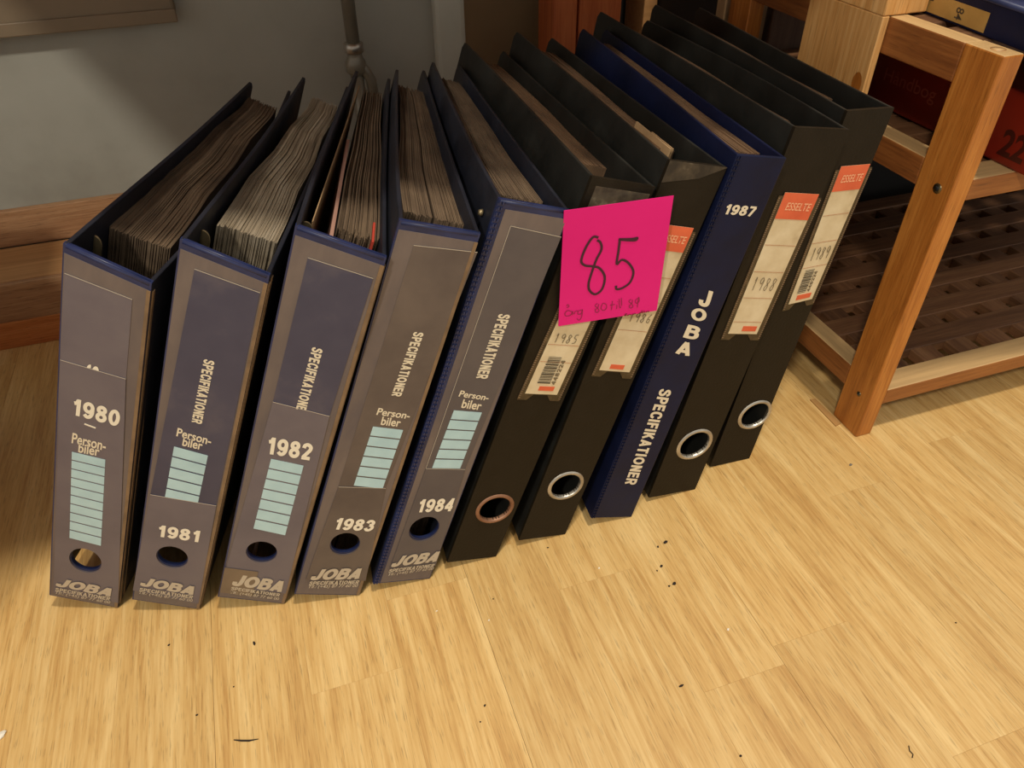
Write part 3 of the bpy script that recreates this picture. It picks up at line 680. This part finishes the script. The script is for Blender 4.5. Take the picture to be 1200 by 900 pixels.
def ess_label(b, q, head, lines, year, ypos, bar=None, foot=None, word=True, bar_side=0):
    """q = TL TR BR BL pixels of the paper label in its clear holder"""
    TL, TR, BR, BL = q
    ex = lambda p, qd, t: (p[0]+(p[0]-qd[0])*t, p[1]+(p[1]-qd[1])*t)
    L0, R0 = ex(TL, TR, .13), ex(TR, TL, .13); L1, R1 = ex(BL, BR, .16), ex(BR, BL, .16)
    d = ((BL[0]-TL[0])*.045, (BL[1]-TL[1])*.045); off = lambda p, k: (p[0]+d[0]*k, p[1]+d[1]*k)
    n = lambda t, k: off(lerp2(L1, R1, t), k)
    hold = b.plate('label_holder', b.pts(n(0, 1), n(.22, 1), n(.34, .15), n(.66, .15), n(.78, 1), n(1, 1), off(R0, .6), off(L0, .6)), -.0007, .0005, 'holder_film')
    # ribbed edges of the holder
    vs = []; fs = []
    for A, B in ((L0, L1), (R0, R1)):
        A, B = off(A, .8), off(B, .8)
        for k in range(70):
            t = (k+.5)/70; p = lerp2(A, B, t); c = b.at(*p); sg = 1 if A is off(L0, .8) else 1
            base = len(vs); sx = .0014 if A[0] < TL[0] else -.0014
            vs += [(c[0]+xx, yy, c[1]+zz) for xx in (0, sx) for yy in (-.0010, -.0006) for zz in (-.0004, .0004)]
            fs += [tuple(base+f_ for f_ in f) for f in BOXF]
    rb = mesh('holder_ribs', vs, fs, 'seam_tan', hold); rb['kind'] = 'stuff'
    lab = b.plate('paper_label', b.pts(BL, BR, TR, TL), -.0010, .0002, 'aged_paper')
    hd = b.plate('label_header', b.pts(lerp2(TL, BL, head), lerp2(TR, BR, head), TR, TL), -.0012, .0002, 'header_red', lab)
    if word:
        S = lambda u, v: lerp2(lerp2(TL, BL, v), lerp2(TR, BR, v), u)
        b.text('ESSELTE', S(.18, head*.66), S(.90, head*.66), S(.20, head*.36), 'print_pale_red', lab, y=-.00135, bold=.01)
    else: S = lambda u, v: lerp2(lerp2(TL, BL, v), lerp2(TR, BR, v), u)
    for t in lines: b.strip('rule_line', S(.02, t), S(.98, t), .0003, 'rule_red', lab, -.0012)
    def f(u, v):
        p = b.at(*S(u, v)); return (p[0], -.00135, p[1])
    if year:
        dig = {'1': [[(.35,.25),(.5,.0),(.5,1)]], '9': [[(.8,.2),(.5,0),(.2,.25),(.5,.5),(.8,.2),(.7,1)]], '8': [[(.75,.15),(.4,.05),(.35,.35),(.7,.65),(.5,1),(.2,.8),(.6,.45),(.8,.15)]],
               '5': [[(.8,0),(.35,.05),(.3,.4),(.7,.5),(.65,.9),(.2,1)]], '6': [[(.7,0),(.3,.45),(.3,.9),(.65,.95),(.7,.6),(.35,.6)]]}
        u0, v0, du, dv = ypos; ln = []
        for k, ch in enumerate(year):
            for s_ in dig[ch]: ln.append([((u0+du*(k+x*.9)), v0+dv*y) for x, y in s_])
        L2 = [[np.array(b.at(*S(u, v))) for u, v in l] for l in ln]
        stroke('handwriting', L2, .00055, lambda x, z: (x, -.00135, z), 'pencil', lab)
    if bar:
        u0, u1, v0, v1 = bar; r = random.Random(4); t = v0; k = 0; vs = []; fs = []
        while t < v1:
            wd = r.choice([.004, .006, .010]); 
            P = [f(u0, t), f(u1, t), f(u1, min(t+wd, v1)), f(u0, min(t+wd, v1))]; base = len(vs); vs += P; fs.append((base, base+1, base+2, base+3)); t += wd + r.choice([.004, .006])
        o = mesh('barcode', vs, fs, 'barcode_ink', lab, fix=False); o['kind'] = 'stuff'
        b.text('448224', S(u1+.05, v1), S(u1+.05, v0), S(u1-.05+.0, v1) if False else S(u1+.17, v1), 'pencil', lab, y=-.00135, bold=0) if False else b.text('448224', S(u1+.16, v1), S(u1+.16, v0+.02), S(u1+.03, v1), 'pencil', lab, y=-.00135, bold=0)
    if foot:
        u0, u1, v0, v1 = foot; b.plate('label_foot', b.pts(S(u0, v1), S(u1, v1), S(u1, v0), S(u0, v0)), -.0012, .0002, 'header_red', lab)
    return lab
# 1985
b = esselte(5, ((580,596), 42, 34), 'metal_rusty')
ess_label(b, [px(690,292), px(728,296), cA(243,828), cA(97,822)], .14, [.28, .455, .655, .775], '1985', (.12, .58, .19, .06), (.22, .62, .74, .93), (.35, .82, .945, .975))
P = b.quad(.10, .96, .915, .985); b.plate('worn_label', [(p[0], p[2]) for p in P], -.0005, .0004, 'worn_patch')
b.pages(-.0175, .0185, .054, .3085, 30, 'paper_brown', zvar=.0003, front_var=.0003, x0b=-.010)
# 1986
b = esselte(6, ((663,569), 39, 33))
ess_label(b, [px(776,262), px(812,266.5), cA(575,725), cA(437,715)], .17, [.35, .52, .72], '1986', (.2, .60, .19, .06), None, (.3, .75, .955, .985))
P = b.quad(.0, 1.0, .974, 1.0); b.plate('worn_patch', [(P[0][0], P[0][2]-.005), (P[0][0]*.4+P[1][0]*.6, P[0][2]+.001), (P[1][0], P[1][2]+.008), (P[2][0], P[2][2]), (P[3][0], P[3][2])], -.0004, .0003, 'scuffed')
b.pages(-.0165, .0145, .050, .3095, 24, 'paper_brown', zvar=.0006)
b.sheet('torn_divider', .004, .004, .040, .09, .3135, 'tan_sheet', .0012); b.sheet('torn_divider', .009, .009, .045, .075, .3125, 'tan_sheet', .0012)
# 1987
b = Binder(7, LJ[7], 'vinyl_navy', 'vinyl_navy', GJ); binders.append(b)
b.plate('spine', [(p[0], p[2]) for p in b.quad(0, 1, 0, 1)], -.0002, .0028, 'vinyl_navy', None, None, .0006); b.seam(-1)
sp_ = [o for o in b.root.children if o.name.startswith('spine')][0]
b.text('1987', cB(110,266), cB(240,277), cB(120,220), 'print_cream', sp_, y=-.0005, bold=.04, shear=.18, space=.92)
for ch, q0, q1, q2 in (('J', (581,268), (606,275), (592,230)), ('O', (563,300), (597,308), (571,272)), ('B', (547,342), (579,349), (560,312)), ('A', (529,379), (562,386), (541,349))):
    b.text(ch, c8(*q0), c8(*q1), c8(*q2), 'print_cream', sp_, y=-.0005, bold=.05)
b.text('SPECIFIKATIONER', c8(495,459), c8(413,678), c8(524,463), 'print_cream', sp_, y=-.0005, bold=.035)
b.pages(-.0135, .0145, .020, .3105, 40, 'paper_brown', zvar=.0004, front_var=.0004, x1b=.0065)
# 1988
b = esselte(8, ((814,520.6), 38, 34))
ess_label(b, [cB(372,168), cB(520,176), cB(247,790), cB(122,788)], .185, [.37, .56, .745, .915], '1988', (.12, .60, .20, .09), None, (.42, .9, .945, .98))
b.pages(-.0185, .0125, .045, .3085, 22, 'paper_brown', zvar=.0003, front_var=.0003)
# 1989
b = esselte(9, ((884.5,486), 33, 34))
ess_label(b, [cB(618,54), cB(745,43), cB(490,636), cB(387,660)], .185, [.36, .56, .74], '1989', (.14, .60, .19, .09), (.18, .55, .76, .93), (.25, .85, .945, .98))
b.pages(-.0165, .0085, .047, .3085, 20, 'paper_brown', zvar=.0003, front_var=.0003)

# ------------------------------------------------------------------ pink note
NQ = [(661,247), (789.6,229.4), (769.6,364), (654.4,382.4)]; ND = [.4290, .4600, .5015, .4765]
NP = []
for (a, c), d in zip(NQ, ND): r = ray(a, c); NP.append(CP + r/np.linalg.norm(r)*d)
no = sum(NP)/4
nn = np.cross(NP[1]-NP[0], NP[3]-NP[0]); nn /= np.linalg.norm(nn)
if nn @ (CP-no) < 0: nn = -nn
note = thing('pink_note', 'bright pink paper note with handwritten 85 stuck across the binder spines', 'note', tuple(no))
def np_at(u, v, lift=0):
    p = NP[0]*(1-u)*(1-v)+NP[1]*u*(1-v)+NP[2]*u*v+NP[3]*(1-u)*v
    return p - no + nn*lift
vs = []; fs = []; G = 8
for l in (0, -.0004):
    for i in range(G+1):
        for j in range(G+1): vs.append(np_at(j/G, i/G, l))
K = (G+1)**2
for i in range(G):
    for j in range(G):
        a = i*(G+1)+j; fs += [(a, a+1, a+G+2, a+G+1), (K+a, K+a+G+1, K+a+G+2, K+a+1)]
for i in range(G):
    fs += [(i, K+i, K+i+1, i+1), (G*(G+1)+i, G*(G+1)+i+1, K+G*(G+1)+i+1, K+G*(G+1)+i), (i*(G+1), (i+1)*(G+1), K+(i+1)*(G+1), K+i*(G+1)), (i*(G+1)+G, K+i*(G+1)+G, K+(i+1)*(G+1)+G, (i+1)*(G+1)+G)]
sheet_ = mesh('paper', vs, fs, 'pink_paper', note, smooth=False)
# note pixel -> (u, v): invert the bilinear map through the plane of the picture quad
src = np.array(NQ); Amat = []; 
for (x, y), (u, v) in zip(NQ, [(0,0),(1,0),(1,1),(0,1)]):
    Amat.append([x, y, 1, 0, 0, 0, -u*x, -u*y, u]); Amat.append([0, 0, 0, x, y, 1, -v*x, -v*y, v])
Amat = np.array(Amat); hh = np.linalg.solve(Amat[:, :8], Amat[:, 8]); Hm = np.append(hh, 1).reshape(3, 3)
def nuv(x, y): q_ = Hm @ np.array([x, y, 1]); return (q_[0]/q_[2], q_[1]/q_[2])
SZ = np.array([np.linalg.norm(NP[1]-NP[0]), np.linalg.norm(NP[3]-NP[0])])
def nstroke(name, lines, wid, mat, lift=.0003):
    L = [[np.array(nuv(*cP(*p)))*SZ for p in l] for l in lines]
    return stroke(name, L, wid, lambda x, y: np_at(x/SZ[0], y/SZ[1], lift), mat, sheet_)
nstroke('marker_numerals', [
 [(302,290),(270,288),(228,350),(203,425),(225,452),(270,458),(310,470),(340,520),(325,590),(285,622),(252,600),(246,560),(262,500),(290,420),(320,360),(315,320),(295,305)],
 [(420,300),(470,305),(520,305),(530,292),(500,298),(425,300)],
 [(428,300),(420,370),(410,445),(440,420),(480,440),(508,490),(490,550),(445,585),(410,592),(406,572)]], .0016, 'ink')
nstroke('pen_writing', [
 [(150,725),(125,718),(108,735),(115,750),(140,745),(155,722),(150,745)], [(118,690),(126,682),(132,694),(120,700)],
 [(160,740),(170,722),(182,720)], [(205,715),(185,722),(185,740),(203,735),(210,712),(205,755),(190,775),(178,765)],
 [(298,675),(284,690),(300,705),(306,722),(292,730),(284,716),(300,700),(305,680)], [(330,675),(318,700),(330,718),(350,705),(348,682),(330,675)],
 [(385,662),(380,715)], [(370,688),(400,682)], [(412,685),(410,708)], [(413,668),(416,665)], [(425,650),(428,700),(436,698)], [(440,690),(438,645)],
 [(495,652),(482,665),(500,680),(506,696),(492,704),(484,692),(500,675),(503,655)], [(535,645),(520,660),(525,675),(542,665),(540,640),(532,700)]], .00055, 'pen')
def nplace(u, v):
    a, b_, c_ = [np.array(nuv(*cP(*p))) for p in ((458,770), (606,744), (453,738))]
    r = a+(b_-a)*u+(c_-a)*v; return tuple(np_at(r[0], r[1], .0003))
text_on('cut_print', 'for dig', nplace, 'dark_red_print', sheet_, bold=.02, clip=[(0, .55, 0, -1)])

# ------------------------------------------------------------------ slatted shelf
LX, LY = .466, .3815
SO = (LX, LY, 0)
shelf = thing('slatted_shelf', 'brown wooden slatted shelf unit with lattice tiers beside the binders', 'shelf', SO)
def sp(n, lo, hi, mat, bv=.0012, parent=None): return box(n, lo, hi, mat, parent or shelf, bv, SO)
SX1, SY1 = 1.02, .705
legs = []
for xa in (LX, SX1-.017):
    for ya in (LY, SY1-.034):
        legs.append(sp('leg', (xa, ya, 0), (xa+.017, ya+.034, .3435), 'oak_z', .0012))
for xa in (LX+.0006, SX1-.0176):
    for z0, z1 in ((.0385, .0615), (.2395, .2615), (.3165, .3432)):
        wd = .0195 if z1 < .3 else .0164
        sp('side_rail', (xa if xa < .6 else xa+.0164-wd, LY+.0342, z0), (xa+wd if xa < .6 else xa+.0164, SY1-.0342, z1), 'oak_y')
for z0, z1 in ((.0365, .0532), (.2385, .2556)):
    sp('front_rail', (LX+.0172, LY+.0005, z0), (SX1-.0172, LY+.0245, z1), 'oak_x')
    sp('rear_rail', (LX+.0172, SY1-.026, z0), (SX1-.0172, SY1-.002, z1), 'slat_x')  # darker slat wood paints the shade at the back of the shelf
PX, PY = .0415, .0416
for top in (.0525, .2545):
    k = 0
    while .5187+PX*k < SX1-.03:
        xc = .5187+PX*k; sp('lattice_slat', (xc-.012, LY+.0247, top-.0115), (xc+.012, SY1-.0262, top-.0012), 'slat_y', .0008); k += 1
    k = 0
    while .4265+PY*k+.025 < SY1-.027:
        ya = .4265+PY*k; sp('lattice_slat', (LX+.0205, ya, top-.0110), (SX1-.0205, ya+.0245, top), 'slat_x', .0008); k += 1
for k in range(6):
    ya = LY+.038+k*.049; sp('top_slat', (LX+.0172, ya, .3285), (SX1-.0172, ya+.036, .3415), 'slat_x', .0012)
# screws and the wooden plug
def screw(y, z, r):
    s_ = tube('screw', [(LX+.002-SO[0], y-SO[1], z), (LX-.0004-SO[0], y-SO[1], z)], [r, r*.92], 'screw_metal', legs[0], 14)
    tube('screw_recess', [(LX-.0003-SO[0], y-SO[1], z), (LX-.0007-SO[0], y-SO[1], z)], [r*.5, r*.5], 'shade_black', s_, 6); return s_
for o_ in (screw(.3945, .2458, .0042), screw(.3955, .0429, .0026)): pass
pl = tube('wood_plug', [(.0085, .014, .3425), (.0085, .014, .3437)], [.0052, .005], 'oak_x', legs[0], 14)

# red box file on the middle tier
rb = thing('red_box', 'dark red box with faint embossed lettering on the middle tier of the shelf', 'box', (.5205, .45, .2558))
ro = (.5205, .45, .2558)
box('body', (.5208, .366, .2558), (.60, .60, .3080), 'red_box', rb, .002, ro)
def red_text(body, y0, y1, z0, z1, mat, bold): text_on('embossed_lettering', body, lambda u, v: (.5206-ro[0], (y0+(y1-y0)*u)-ro[1], z0+(z1-z0)*v-ro[2]), mat, rb, bold=bold)
red_text('Håndbog', .534, .474, .274, .288, 'red_emboss_dim', 0)
red_text('220', .402, .368, .262, .282, 'red_emboss', .03)
# blue binder with a tan label lying on top, pale book on it
bo = (.495, .44, .3418)
bb_ = thing('lying_binder', 'dark blue binder with a tan label lying on the top tier of the shelf', 'binder', bo)
bb_.rotation_euler = (0, 0, -.10)
def bpt(n, lo, hi, mat, bv=.001): return box(n, lo, hi, mat, bb_, bv, (0, 0, 0))
spn = bpt('spine', (0, -.09, 0), (.003, .20, .022), 'vinyl_navy', .001)
bpt('cover', (.0002, -.09, .0222), (.22, .20, .0245), 'vinyl_blue', .001); bpt('cover', (.0032, -.09, -.0), (.22, .20, .0022), 'vinyl_navy', .001)
tube('spine_ridge', [(.001, -.09, .0225), (.001, .20, .0225)], .0022, 'vinyl_blue', bb_, 8)
bpt('paper_block', (.008, -.08, .0025), (.212, .19, .0218), 'aged_paper', 0)
lb = bpt('tan_label', (-.0004, -.012, .002), (-.0001, .085, .0150), 'tape_tan', 0)
text_on('lettering', 'FIAT', lambda u, v: (-.0006, .082-.036*u, .004+.007*v), 'barcode_ink', lb, bold=.01)
text_on('lettering', '84', lambda u, v: (-.0006, .020-.008*v, .012-.008*u), 'barcode_ink', lb, bold=.01)
pb = thing('pale_book', 'cream covered book with grey edge lying on the blue binder', 'book', (.53, .44, .3665))
pb.rotation_euler = (0, 0, -.10)
box('cover', (-.018, -.085, .0065), (.17, .19, .0085), 'cream_cover', pb, .0006); box('cover', (-.020, -.085, .0), (.17, .19, .0018), 'vinyl_dark', pb, .0006)
box('page_block', (-.015, -.083, .0019), (.168, .188, .0064), 'grey_edge', pb, 0)

# light timber behind the last binder: a block on the shelf rail with a board hanging from it
to = (.47, .52, .3437)
post = thing('timber_bracket', 'pale knotty timber block with hanging board resting on the shelf rail', 'timber', to)
box('block', (.459, .489, .3437), (.4985, .61, .392), 'pale_wood', post, .001, to)
hb = box('hanging_board', (.459, .489, .258), (.4654, .577, .3436), 'pale_wood', post, .0008, to)
mesh('knot', [(.4586-to[0], .4975+.0055*math.cos(a*math.pi/8)-to[1], .292+.009*math.sin(a*math.pi/8)-to[2]) for a in range(16)], [tuple(range(16))], 'oak_z', hb, fix=False)

# ------------------------------------------------------------------ crumbs and scraps on the floor
def crumb(p, r, mat, label, grp, cat='crumb', stretch=1.0, ang=0, nm='crumb'):
    bm = bmesh.new(); bmesh.ops.create_icosphere(bm, subdivisions=1, radius=r)
    rd = random.Random(int(p[0]*1e4)+int(p[1]*1e5))
    for v in bm.verts: v.co *= rd.uniform(.7, 1.25); v.co.x *= stretch; v.co.z = max(v.co.z*.6, -.45*r)
    me = bpy.data.meshes.new(nm); bm.to_mesh(me); bm.free()
    o = link(nm, me, mat); o.location = (p[0], p[1], .44*r); o.rotation_euler = (0, 0, ang)
    tag(o, label, cat, grp)
dl = 'tiny dark crumb of dirt lying on the laminate floor'
for (a, c), r, st, an in [((780,636),.0013,1.8,.3), ((771,641),.0008,1.5,1), ((775,664),.0012,1.3,.5), ((770,669),.0008,1,0), ((790,684),.0014,1.4,.2), ((784,687),.0009,1,0), ((298,754),.0009,2.4,1.7),
                    ((198,756),.0009,1.4,.4), ((231,838),.0008,1.3,.2), ((274,805),.0006,1,0), ((568,827),.0008,1.2,.9), ((798,804),.0010,2.2,.1), ((868,886),.0008,1.4,0), ((578,702),.0006,1,0), ((563,846),.0006,1,0), ((1120,730),.0007,1,0), ((642,642),.0007,1.2,0)]:
    crumb(onz(a, c), r, 'crumb_dark', dl, 'dark crumbs on the floor', 'crumb', st, an)
for (a, c), r in [((702,666),.0007), ((853,738),.0008), ((512,716),.0006), ((573,727),.0006)]:
    crumb(onz(a, c), r, 'crumb_pale', 'tiny white speck of paper lying on the laminate floor', 'white specks on the floor', 'speck', 1.6, .4, 'paper_speck')
crumb(onz(997, 545), .0012, 'grey_edge', 'small grey flake on the floor near the shelf leg', None, 'flake', 1.8, .3, 'flake')
crumb(onz(3, 862), .0022, 'crumb_pale', 'crumpled pale scrap on the floor in front of the 1980 binder', None, 'scrap', 2.0, 1.2, 'paper_scrap')
hp = [onz(*p, .0004) for p in ((274,867), (283,868), (292,868), (303,866))]
tag(tube('dark_sliver', hp, [.0003, .0006, .0006, .0002], 'crumb_dark', None, 6), 'thin dark sliver lying on the floor before the binders', 'sliver')
hp = [onz(*p, .0003) for p in ((1065,874), (1066,880), (1070,884), (1069,888))]
tag(tube('dark_thread', hp, .00035, 'crumb_dark', None, 6), 'short curled dark thread on the floor', 'thread')
ch = [onz(*p, 0) for p in ((949,469), (955,468), (985,497), (979,500))]
tag(mesh('wood_splinter', [(p[0], p[1], z) for z in (.0, .0012) for p in ch], [(0,1,2,3), (7,6,5,4), (0,4,5,1), (1,5,6,2), (2,6,7,3), (3,7,4,0)], 'chip_wood'), 'flat wood splinter on the floor at the foot of the shelf leg', 'splinter')
